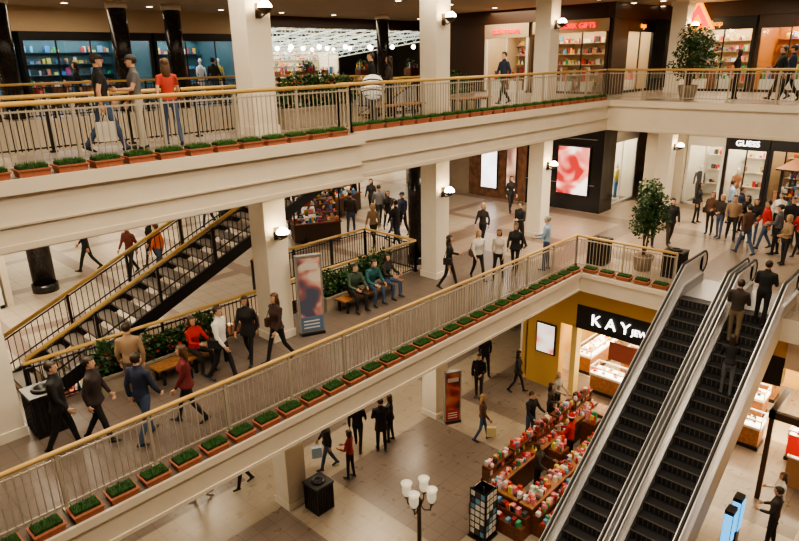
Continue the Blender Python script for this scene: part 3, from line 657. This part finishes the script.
# ------------------------------------------------------------ escalators
def escalator(yc,clad):
    xb,xt=10.8,18.1; sl=5.1/(xt-xb)
    e=empty('escalator')
    def zn(x):
        t=(x-xb)*sl
        return 0.0 if t<0 else min(5.1,t)
    xs=[9.0,9.8,10.5,10.8,11.1]+[11.1+.5*i for i in range(1,14)]+[18.1,18.5,19.2,19.7]
    xs=sorted(set(xs)); zz=[zn(x) for x in xs]
    b=MB(); ns=24; run=(xt-xb)/ns
    for i in range(ns):
        x0=xb+i*run; z1=(i+1)*5.1/ns
        b.box((x0,yc-.5,z1-.34),(x0+run+.03,yc+.5,z1),STEP)
        b.box((x0-.004,yc-.5,z1-.022),(x0+.02,yc+.5,z1+.002),STEPE)
        for k in range(9):
            yy=yc-.46+k*.115; b.box((x0-.006,yy-.01,z1-.19),(x0-.001,yy+.01,z1-.03),STEPE)
    b.box((9.0,yc-.5,0),(xb,yc+.5,.02),STEEL2); b.box((xt,yc-.5,MT-.1),(19.9,yc+.5,MT+.015),STEEL2)
    b.obj('steps',e)
    b=MB()
    for sgn in(-1,1):
        ya=yc+sgn*.5; yd=yc+sgn*.68
        def strip(y0,y1,lo,hi,m):
            vs=[];fs=[]
            for x,z in zip(xs,zz):
                l=lo(x,z);h=hi(x,z); vs+=[(x,y0,l),(x,y1,l),(x,y1,h),(x,y0,h)]
            for i in range(len(xs)-1):
                a=i*4;c=a+4
                for k in range(4): fs.append((a+k,a+(k+1)%4,c+(k+1)%4,c+k))
            fs.append((0,1,2,3)); fs.append(tuple(len(vs)-4+k for k in(3,2,1,0)))
            if sgn<0: fs=[tuple(reversed(f)) for f in fs]
            b.add(vs,fs,m)
        strip(ya,yc+sgn*.56,lambda x,z:z-.3,lambda x,z:z+.28,STEEL2)
        strip(ya,yd,lambda x,z:z+.26,lambda x,z:z+.31,STEEL)
        strip(yc+sgn*.575,yc+sgn*.605,lambda x,z:z+.3,lambda x,z:z+.86,STEEL)
        strip(yc+sgn*.53,yc+sgn*.65,lambda x,z:z+.86,lambda x,z:z+.92,STEEL)
        strip(yc+sgn*.64,yd,lambda x,z:z-.65,lambda x,z:z+.27,CREAM if clad==sgn else STEEL2)
        hp=[]; yh=yc+sgn*.59
        for t in range(7):
            a=math.pi*1.5-math.pi*t/6 ; hp.append((9.0+.33*math.cos(a),yh,.62+.33*math.sin(a)))
        for x,z in zip(xs,zz): hp.append((x,yh,z+.95))
        for t in range(7):
            a=math.pi*.5-math.pi*t/6; hp.append((19.75+.33*math.cos(a),yh,MT+.62+.33*math.sin(a)))
        b.tube(hp,.038,8,RUB,up=(0,1,0))
        for cx,cz in((9.0,.62),(19.72,MT+.62)):
            vs=[];k=14
            for yy in(yh-.015,yh+.015):
                for t in range(k): vs.append((cx+.29*math.cos(2*math.pi*t/k),yy,cz+.29*math.sin(2*math.pi*t/k)))
            b.add(vs,[tuple(range(k)),tuple(reversed(range(k,2*k)))]+[(t,t+k,(t+1)%k+k,(t+1)%k) for t in range(k)],STEEL)
    vs=[];fs=[]
    for x,z in zip(xs,zz): vs+=[(x,yc-.68,z-.65),(x,yc+.68,z-.65)]
    for i in range(len(xs)-1): fs.append((i*2,i*2+2,i*2+3,i*2+1))
    b.add(vs,fs,CREAM)
    b.obj('balustrades',e)
escalator(5.37,1); escalator(3.97,-1)
railing('balcony_railing',[(18.6,3.1),(18.6,-9)],MT,BAL,GOLD)

# ------------------------------------------------------------ storefronts
def storefront(name,o,u,n,W,H,depth=3.0,wallm=None,frame=None,header=.6,light=None,sign=None,signm=None,signbg=None,kind='shelf',dens=1.0,pal=None):
    T=frameT(o,u,n); e=empty(name)
    wallm=wallm or WHITE; frame=frame or BLACK; light=light or SHOPL
    b=MB(T)
    b.box((0,0,0),(.12,.12,H),frame); b.box((W-.12,0,0),(W,.12,H),frame)
    b.box((0,-.02,H-header),(W,.14,H),signbg or frame)
    b.box((0,0,0),(W,.1,.1),frame)
    k=max(2,int(W/1.1))
    for i in range(1,k): b.box((W*i/k-.025,.03,0),(W*i/k+.025,.08,H-header),frame)
    zt=H-header+.15
    b.box((0.04,depth-.05,0),(W-.04,depth,H),wallm); b.box((0,.12,0),(0.04,depth,H),wallm); b.box((W-.04,.12,0),(W,depth,H),wallm)
    b.box((0.04,.12,zt+.02),(W-.04,depth-.05,zt+.07),WHITE)
    b.box((0.04,.12,0),(W-.04,depth-.05,.01),FL1c)
    for i in range(int(depth/1.0)):
        b.box((.3,.4+i*1.0,zt-.01),(W-.3,.65+i*1.0,zt+.02),light)
    b.obj('shopfront',e)
    b=MB(T); b.add([(.12,.05,.1),(W-.12,.05,.1),(W-.12,.05,H-header),(.12,.05,H-header)],[(0,1,2,3)],GLASS); b.obj('glass',e)
    b=MB(T)
    if kind=='shelf':
        for z in(.3,.75,1.2,1.65,2.1):
            b.box((.15,depth-.45,z-.03),(W-.15,depth-.06,z),wallm); goods(b,.2,W-.2,depth-.36,depth-.18,z,int(W*7*dens),pal=pal)
        for i in range(int(W/1.0)):
            xx=.5+i*1.0
            if depth>2: b.box((xx-.3,1.0,0),(xx+.3,1.5,.8),WOOD); goods(b,xx-.28,xx+.28,1.1,1.4,.8,6,pal=pal)
            b.box((xx-.25,.3,0),(xx+.25,.6,.5),WHITE); goods(b,xx-.22,xx+.22,.35,.5,.5,5,.6,pal=pal)
    elif kind=='mannequin':
        for z in(.6,1.3,2.0):
            b.box((.15,depth-.45,z-.03),(W-.15,depth-.06,z),wallm); goods(b,.2,W-.2,depth-.36,depth-.18,z,int(W*7),pal=pal)
        for i in range(max(1,int(W/.9))):
            xx=.5+i*.9; m=rnd.choice(pal or GOODS); m2=rnd.choice([GOODS[10],GOODS[2],GOODS[1]])
            b.tube([(xx,.6,0),(xx,.6,.03)],.2,12,STEEL)
            for s in(-1,1): b.tube([(xx+s*.07,.6,.03),(xx+s*.08,.6,.5),(xx+s*.08,.6,.9)],[.04,.055,.08],8,m2)
            b.rings([(xx,.6,.85,.15,.1),(xx,.6,1.05,.11,.08),(xx,.6,1.3,.17,.11),(xx,.6,1.42,.13,.07),(xx,.6,1.48,.05,.05)],10,m)
            b.rings([(xx,.6,1.46,.05,.05),(xx,.6,1.56,.05,.05),(xx,.6,1.66,.075,.09),(xx,.6,1.76,.03,.03)],10,WHITE)
            for s in(-1,1): b.tube([(xx+s*.17,.6,1.38),(xx+s*.22,.58,1.1),(xx+s*.2,.5,.85)],[.05,.04,.03],8,m)
    b.obj('merchandise',e)
    if sign:
        p=T@V((W/2,-.06,H-header/2)); text(sign,header*.6,textT(p,u,n),signm or LAMPW,e,'sign_lettering')
    return e
RU=(0,-1); RN=(1,0); BU=(1,0); BN=(0,1)
EW=mat('sign_white',(1,1,1),.4,emit=5,ecol=(1,.95,.85)); ER=mat('sign_red',(1,.03,.02),.4,emit=2.2,ecol=(1,.01,.005)); EY=mat('sign_amber',(1,.45,.03),.4,emit=2.0,ecol=(1,.34,.01))
BEI=mat('store_beige',(.55,.42,.27),.6); DKB=mat('store_brown',(.06,.03,.018),.4)
PW=[GOODS[i] for i in(1,8,9,10,1,5,0)]
def posterbox(name,T,W,H,z,cols,e=2.0,parent=None):
    m,bs=picmat(cols); bs.inputs['Emission Strength'].default_value=e
    b=MB(T); b.box((-W/2-.05,-.06,z-.05),(W/2+.05,-.002,z+H+.05),BLACK); b.box((-W/2,-.075,z),(W/2,-.058,z+H),m)
    return b.obj(name,parent)
MARB=mat('brown_marble',(.16,.08,.05),.3,noise=.4,nscale=4)
wall('wall_marble',((25.8,16.2,MT),(26.1,19.6,UB0),MARB)); wall('wall_mid_corridor',((25.8,19.6,MT),(26.1,24,UB0),WALL))
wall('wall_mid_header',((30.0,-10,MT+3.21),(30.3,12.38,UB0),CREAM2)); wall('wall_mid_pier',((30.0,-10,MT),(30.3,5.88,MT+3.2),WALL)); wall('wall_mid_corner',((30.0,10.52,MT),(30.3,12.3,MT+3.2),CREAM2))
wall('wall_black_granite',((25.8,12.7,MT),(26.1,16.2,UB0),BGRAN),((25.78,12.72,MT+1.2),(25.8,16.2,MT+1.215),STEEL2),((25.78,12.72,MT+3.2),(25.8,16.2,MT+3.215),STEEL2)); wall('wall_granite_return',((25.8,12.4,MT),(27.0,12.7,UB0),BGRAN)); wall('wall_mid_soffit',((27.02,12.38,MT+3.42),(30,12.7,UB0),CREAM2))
posterbox('lit_poster',frameT((25.78,13.75,MT),RU,RN),1.5,2.1,.75,[(.35,.02,.02),(.75,.25,.2),(.95,.85,.8)],1.6)
posterbox('lit_poster',frameT((25.78,18.3,MT),RU,RN),.9,2.2,.5,[(.9,.85,.8),(.8,.7,.7),(.95,.95,1)],2.6)
posterbox('lit_poster',frameT((25.78,17.0,MT),RU,RN),.5,2.2,.5,[(.2,.1,.08),(.5,.3,.2),(.8,.6,.5)],1.2)
storefront('sweater_storefront',(27.0,12.72,MT),BU,BN,3.0,3.4,3,WHITE,STEEL,.5,kind='mannequin',pal=PW)
storefront('clothing_storefront',(30.32,10.5,MT),RU,RN,1.6,3.2,3,WHITE,WHITE,.5,kind='mannequin',pal=PW)
storefront('fashion_storefront',(30.32,8.88,MT),RU,RN,1.75,3.2,3,WHITE,BLACK,.55,SHOPL,'GUESS',EW,kind='mannequin',pal=PW)
storefront('denim_storefront',(30.32,7.1,MT),RU,RN,1.2,3.2,3,BEI,BLACK,.5,kind='shelf')
wall('wall_upper_header_a',((25.8,12.72,UT+3.01),(26.1,22,13.8),DKB)); wall('wall_upper_header_b',((25.8,12.4,UT+3.01),(30,12.7,13.8),DKB)); wall('wall_upper_header_c',((30,-10,UT+3.01),(30.3,12.38,13.8),DKB)); wall('wall_upper_pier_a',((30,-10,UT),(30.3,4.58,UT+3),DKB)); wall('wall_upper_pier_b',((25.8,18.82,UT),(26.1,22,UT+3),DKB)); wall('wall_upper_pier_c',((25.8,12.4,UT),(27.1,12.48,UT+3),DKB))
storefront('shoe_storefront',(25.8,18.8,UT),RU,RN,2.4,3.0,2.9,BEI,WHITE,.6,kind='shelf',sign='rack room',signm=ER,signbg=BEI,dens=1.8,pal=GRED+PW)
storefront('gift_storefront',(25.8,16.2,UT),RU,RN,3.6,3.0,1.2,BEI,DKB,.5,kind='shelf',sign='NEW YORK GIFTS',signm=ER,signbg=BEI,dens=1.6,pal=GRED+PW)
storefront('toy_storefront',(27.12,12.42,UT),BU,BN,2.8,3.0,3,BEI,BLACK,.5,kind='shelf',sign='toys',signm=EY,dens=1.8)
storefront('fashion_boutique_storefront',(30.0,11.9,UT),RU,RN,3.6,3.0,3,BEI,BLACK,.5,kind='shelf',dens=1.8,sign='gift shop',signm=EY)
storefront('snack_storefront',(30.0,8.2,UT),RU,RN,3.6,3.0,3,mat('store_orange',(.5,.2,.05),.5),DKB,.5,kind='shelf',dens=1.8,sign='snacks',signm=ER)
e=empty('triangle_shop_sign'); b=MB()
def tri(b,c,r,d,m):
    vs=[]
    for x in(c[0]-d,c[0]):
        for a in(90,210,330): vs.append((x,c[1]-r*math.cos(math.radians(a)),c[2]+r*math.sin(math.radians(a))))
    b.add(vs,[(0,1,2),(5,4,3),(0,3,4,1),(1,4,5,2),(2,5,3,0)],m)
tri(b,(29.93,10.6,13.15),.85,.10,EY); tri(b,(29.82,10.6,13.15),.6,.02,ER); tri(b,(29.79,10.6,13.1),.25,.02,EY); b.obj('neon_triangle',e)
wall('wall_upper_back',((-12,26,UT+2.76),(17.5,26.3,13.8),BEI)); wall('wall_upper_back_pier',((17.3,26,UT),(17.5,26.3,UT+2.75),BEI)); wall('wall_upper_back_b',((17.5,26,UT+3.1),(46,26.3,13.8),DKB))
TEAL=mat('store_teal',(.05,.12,.14),.5); ORG=mat('store_orange2',(.5,.25,.08),.5)
storefront('electronics_storefront',(-2,26,UT),BU,BN,5.0,2.75,4,ORG,WHITE,.3,kind='shelf',dens=1.5)
storefront('bookshop_storefront',(3.2,26,UT),BU,BN,4.6,2.75,4,ORG,BLACK,.3,kind='mannequin',dens=1.5)
storefront('sports_storefront',(8.0,26,UT),BU,BN,4.9,2.75,4,TEAL,BLACK,.3,SHOPC,kind='shelf',dens=.7)
storefront('surf_storefront',(13.0,26,UT),BU,BN,4.2,2.75,4,TEAL,BLACK,.3,SHOPC,kind='mannequin')
# far glass-roofed hall
b=MB(); TR=mat('truss_white_glow',(.7,.74,.68),.4,emit=.9,ecol=(.85,.9,.75))  # emission put into the white steel so the trusses read as lit
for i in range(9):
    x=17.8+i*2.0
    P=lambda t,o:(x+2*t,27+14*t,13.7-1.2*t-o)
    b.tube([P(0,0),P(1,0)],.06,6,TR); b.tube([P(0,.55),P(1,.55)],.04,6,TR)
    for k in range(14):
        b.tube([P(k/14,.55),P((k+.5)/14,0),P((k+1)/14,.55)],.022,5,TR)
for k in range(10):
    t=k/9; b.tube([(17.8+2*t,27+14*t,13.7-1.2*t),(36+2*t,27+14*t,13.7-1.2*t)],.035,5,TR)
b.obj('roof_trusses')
storefront('department_storefront',(18.0,41.3,UT),BU,BN,9,2.6,3,BEI,STEEL,.4,kind='shelf',dens=1.2); storefront('arcade_storefront',(27.5,41.3,UT),BU,BN,9,2.6,3,WHITE,STEEL,.4,kind='shelf',dens=1.2)
b=MB()
for i in range(14):
    x=18+i*1.1; y=28.5+(i%4)*1.2; b.box((x,y,UT),(x+.8,y+.4,UT+1.0),WOOD); goods(b,x,x+.8,y+.1,y+.3,UT+1.0,5,.5); 
    leaves(b,(x+.4,y+.2,UT+1.3),(.35,.25,.3),60,LEAF,.14)
b.obj('display_gondolas')
b=MB()
for i in range(8):
    for j in range(3): b.ball((18.6+i*2,29.5+j*4,12.5),(.14,.14,.14),LAMPD,10,6); b.tube([(18.6+i*2,29.5+j*4,12.6),(18.6+i*2,29.5+j*4,13.3)],.012,5,BLACK)
b.obj('hall_added_lights')  # glowing balls on rods, added to lighten the dark hall
# mid left store
wall('wall_mid_left_a',((-12,20.2,MT),(-1,20.4,UB0),WALL)); wall('wall_mid_left_b',((-.98,20.2,MT+2.81),(4.5,20.4,UB0),CREAM2)); wall('wall_mid_left_c',((4.52,20.2,MT),(4.7,30,UB0),CREAM2))
storefront('dress_storefront',(-.95,20.2,MT),BU,BN,5.4,2.8,3.5,WHITE,WHITE,.4,kind='mannequin')
wall('wall_mid_back',((-12,34.2,MT+3.05),(46,34.4,UB0),WALL))
for i,nm in enumerate(['handbag','perfume','candle','sock','hat','music']): storefront(nm+'_storefront',(6+i*5.2,31,MT),BU,BN,5.0,3,3,[WHITE,BEI,TEAL][i%3],BLACK,.5,kind='shelf')
wall('wall_mid_far_right',((38,-10,MT),(38.2,34,UB0),WALL))

# ------------------------------------------------------------ jewelry store (ground)
KW=mat('kay_yellow_wall',(.60,.38,.12),.6)
e=empty('jewelry_storefront')
b=MB()
b.box((19.0,9.6,2.72),(19.35,11.6,MB0),KW); b.box((19.0,10.2,0),(19.35,11.6,2.72),KW); b.box((19.0,9.55,0),(19.35,9.75,2.8),mat('kay_pilaster',(.66,.5,.2),.5))
b.box((19.0,3.2,3.6),(19.35,9.6,MB0),KW); b.box((18.97,3.2,2.72),(19.35,9.6,3.6),BLACK); b.box((19.0,-8,3.3),(19.35,3.2,MB0),CREAM)
b.box((19.0,11.55,0),(25,11.75,MB0),KW); b.box((24.8,-8,0),(25,11.55,MB0),KW)
b.box((19.35,-8,3.3),(24.8,11.5,3.4),WHITE)
for i in range(3): b.box((20.2+i*1.6,-4,3.27),(20.6+i*1.6,11,3.31),SHOPL)
b.box((24.7,-4,1.2),(24.79,10.5,2.4),mat('lit_wall_case',(.9,.7,.35),.4,emit=2.5,ecol=(1,.75,.35)))
b.obj('store_shell',e)
b=MB()
def case(x0,x1,y0,y1,wm=WOOD):
    b.box((x0,y0,0),(x1,y1,.12),BLACK); b.box((x0+.03,y0+.03,.12),(x1-.03,y1-.03,.7),wm); b.box((x0,y0,.7),(x1,y1,.78),WHITE)
    b.box((x0+.03,y0+.03,.78),(x1-.03,y1-.03,.82),CASEL)
    goods(b,x0+.05,x1-.05,y0+.1,y1-.15,.82,int(20*(y1-y0)*(x1-x0)),.1,pal=PW)
    b.box((x0,y0,1.0),(x1,y0+.05,1.04),STEEL); b.box((x0,y1-.05,1.0),(x1,y1,1.04),STEEL); b.box((x0,y0+.05,1.0),(x0+.05,y1-.05,1.04),STEEL); b.box((x1-.05,y0+.05,1.0),(x1,y1-.05,1.04),STEEL)
    for xx in(x0,x1-.03):
        for yy in(y0,y1-.03): b.box((xx,yy,.78),(xx+.03,yy+.03,1.0),STEEL)
case(19.7,20.4,3.6,6.4,OAK); case(19.7,20.4,6.7,9.3,OAK); case(20.8,23.2,9.8,10.5,OAK); case(21.6,22.4,4,9,OAK); case(23.2,23.9,4,9,OAK); case(19.8,20.5,-1.5,2.9,OAK); case(21.6,22.4,-2,3,OAK)
b.obj('display_cases',e)
text('K A Y',.56,textT((18.93,8.35,3.16),RU,RN),EW,e,'sign_lettering'); text('JEWELERS',.3,textT((18.93,6.95,3.12),RU,RN),EW,e,'sign_lettering')
posterbox('store_poster',frameT((19.0,10.75,0),RU,RN),.7,1.1,1.4,[(.75,.1,.08),(.8,.6,.5),(.9,.85,.8)],1.2)
b=MB(); b.box((18.9,6.4,1.95),(18.93,8.3,2.6),mat('banner_burgundy',(.35,.1,.07),.6)); b.tube([(18.915,6.6,2.6),(18.915,6.6,2.75)],.01,5,BLACK); b.tube([(18.915,8.1,2.6),(18.915,8.1,2.75)],.01,5,BLACK); b.obj('hanging_banner')
e=empty('bakery_counter'); b=MB()
def fcase(x0,x1,y0,y1):
    b.box((x0,y0,0),(x1,y1,.9),mat('counter_front',(.40,.24,.12),.5)); b.box((x0-.03,y0-.03,.9),(x1+.03,y1+.03,.95),WHITE)
    b.box((x0+.05,y0+.05,1.28),(x0+.2,y1-.05,1.3),CASEL); b.box((x0+.02,y0+.02,1.3),(x0+.25,y1-.02,1.34),STEEL)
    for xx in(x0+.02,x0+.2):
        for yy in(y0+.02,y1-.05): b.box((xx,yy,.95),(xx+.03,yy+.03,1.3),STEEL)
    goods(b,x0+.3,x1-.08,y0+.1,y1-.12,.95,int(26*(y1-y0)*(x1-x0)),.16,pal=PW)
fcase(17.3,18.1,-1,1.7); fcase(18.5,19.2,-1,2.6); fcase(14.6,16.2,.6,1.3); fcase(16.4,17.0,-.6,.9)
b.box((19.05,-6,2.75),(19.2,2.4,3.25),mat('menu_board',(.6,.35,.12),.5,emit=1.0,ecol=(1,.6,.25)))
b.box((17.3,2.9,2.55),(19.0,3.05,2.75),DKB); b.box((17.3,-4,2.55),(17.45,3.05,2.75),DKB); b.box((17.3,2.9,0),(17.42,3.02,2.55),DKB)
b.obj('glass_counters',e)
b=MB(); b.box((17.22,1.3,1.75),(17.27,2.5,2.3),mat('sign_red_board',(.65,.03,.02),.5,emit=.5,ecol=(.8,.03,.02))); b.tube([(17.25,1.5,2.3),(17.35,1.5,2.6)],.01,5,BLACK); b.tube([(17.25,2.3,2.3),(17.35,2.3,2.6)],.01,5,BLACK); b.obj('red_board',e)
text('Holiday\nGifts',.2,textT((17.19,1.9,2.08),RU,RN),EW,e,'board_lettering')
e=empty('vending_display'); b=MB()
for k in(0,1): b.box((13.9+k*.6,2.75,0),(14.2+k*.6,2.95,1.7),BLACK); b.box((13.92+k*.6,2.73,.8),(14.18+k*.6,2.75,1.6),mat('sign_blue_dim',(.1,.5,1),.4,emit=1.5,ecol=(.1,.5,1))); b.box((13.88+k*.6,2.76,.8),(13.9+k*.6,2.94,1.6),mat('sign_blue_dim',(.1,.5,1)))
b.obj('light_panels',e)
wall('wall_ground_back',((-12,25.2,0),(46,25.4,MB0),WALL))
for i,nm in enumerate(['linen','cosmetics','lamp']): storefront(nm+'_storefront',(4+i*6,22,0),BU,BN,5,3,3,WHITE,BLACK,.6,kind='shelf')
wall('wall_ground_right',((25,11.77,0),(25.2,22,MB0),WALL)); wall('wall_ground_front_right',((19.0,-11.8,0),(19.3,-8.2,MB0),WALL))

# ------------------------------------------------------------ ceiling lights
def downlights(name,pts,z):
    b=MB()
    for x,y in pts:
        b.tube([(x,y,z-.03),(x,y,z+.02)],.14,14,WHITE); b.tube([(x,y,z-.035),(x,y,z-.025)],.10,14,LAMPD)
    b.obj(name)
downlights('recessed_downlights',[(x,y) for x in range(-6,45,3) for y in(12.2,17,24)]+[(x,y) for x in(25,27,29) for y in range(-4,12,3)],13.8)
downlights('recessed_downlights',[(x,12.0) for x in range(-6,20,3)]+[(x,y) for x in range(-6,37,4) for y in(19,24,29)]+[(x,y) for x in(24,28) for y in range(-4,13,3)],UB0)
downlights('recessed_downlights',[(x,11.5) for x in range(-6,18,3)]+[(x,y) for x in range(-6,24,4) for y in(15,19)],MB0)
def area(name,loc,sx,sy,w,c=(1,.82,.6)):
    l=bpy.data.lights.new(name,'AREA'); l.shape='RECTANGLE'; l.size=sx; l.size_y=sy; l.energy=w; l.color=c
    o=bpy.data.objects.new(name,l); o.location=loc; col.objects.link(o); return o
W1=(1,.82,.59)
for x,y,w in[(2,2,820),(12,0,680),(6,7,540),(16,6,500)]: area('atrium_light',(x,y,16.4),3,3,w,W1)
for x in(0,8,16): area('upper_light',(x,12.3,13.7),5,.8,160,W1)
area('upper_light',(8,18,13.7),12,4,200,W1)
for x,y in((6,24),(22,24)): area('upper_light',(x,y,13.7),10,1,170,W1)
for x,y in((24.5,17),(26,7),(26,0)): area('upper_light',(x,y,13.7),3,3,200,W1)
area('upper_light',(26,34,13.6),12,8,500,(.95,1,.85))  # added fill for the far hall, not one of its fittings
for x in(3,10.5,17): area('mid_light',(x,11.5,9.0),2,.6,95,W1)
for x,y in((4,18.3),(10,24),(17,18.5),(20,27),(28,27)): area('mid_light',(x,y,9.0),2,2,240,W1)
for x,y in((20.5,9.5),(27,7),(22,14),(27,0)): area('mid_light',(x,y,9.0),2,2,260,W1)
for x,y in((4,14),(12,13),(17,15),(9,19)): area('ground_light',(x,y,4.35),2,1.5,140,W1)
for x,y in((21.5,7),(21.5,0)): area('store_light',(x,y,3.2),2,4,200,(1,.78,.45))
w=bpy.data.worlds.new('world'); bpy.context.scene.world=w; w.use_nodes=True; w.node_tree.nodes['Background'].inputs[0].default_value=(.5,.42,.33,1); w.node_tree.nodes['Background'].inputs[1].default_value=.06
bpy.context.scene.view_settings.look='AgX - Medium High Contrast'

# ------------------------------------------------------------ camera
cd=bpy.data.cameras.new('cam'); cam=bpy.data.objects.new('camera',cd); col.objects.link(cam)
cd.sensor_width=36; cd.lens=28.4
cam.matrix_world=Matrix.Translation((0,0,11.8))@Matrix.Rotation(math.radians(43.7-90),4,'Z')@Matrix.Rotation(math.radians(71.4),4,'X')@Matrix.Rotation(math.radians(-1.1),4,'Z')
bpy.context.scene.camera=cam
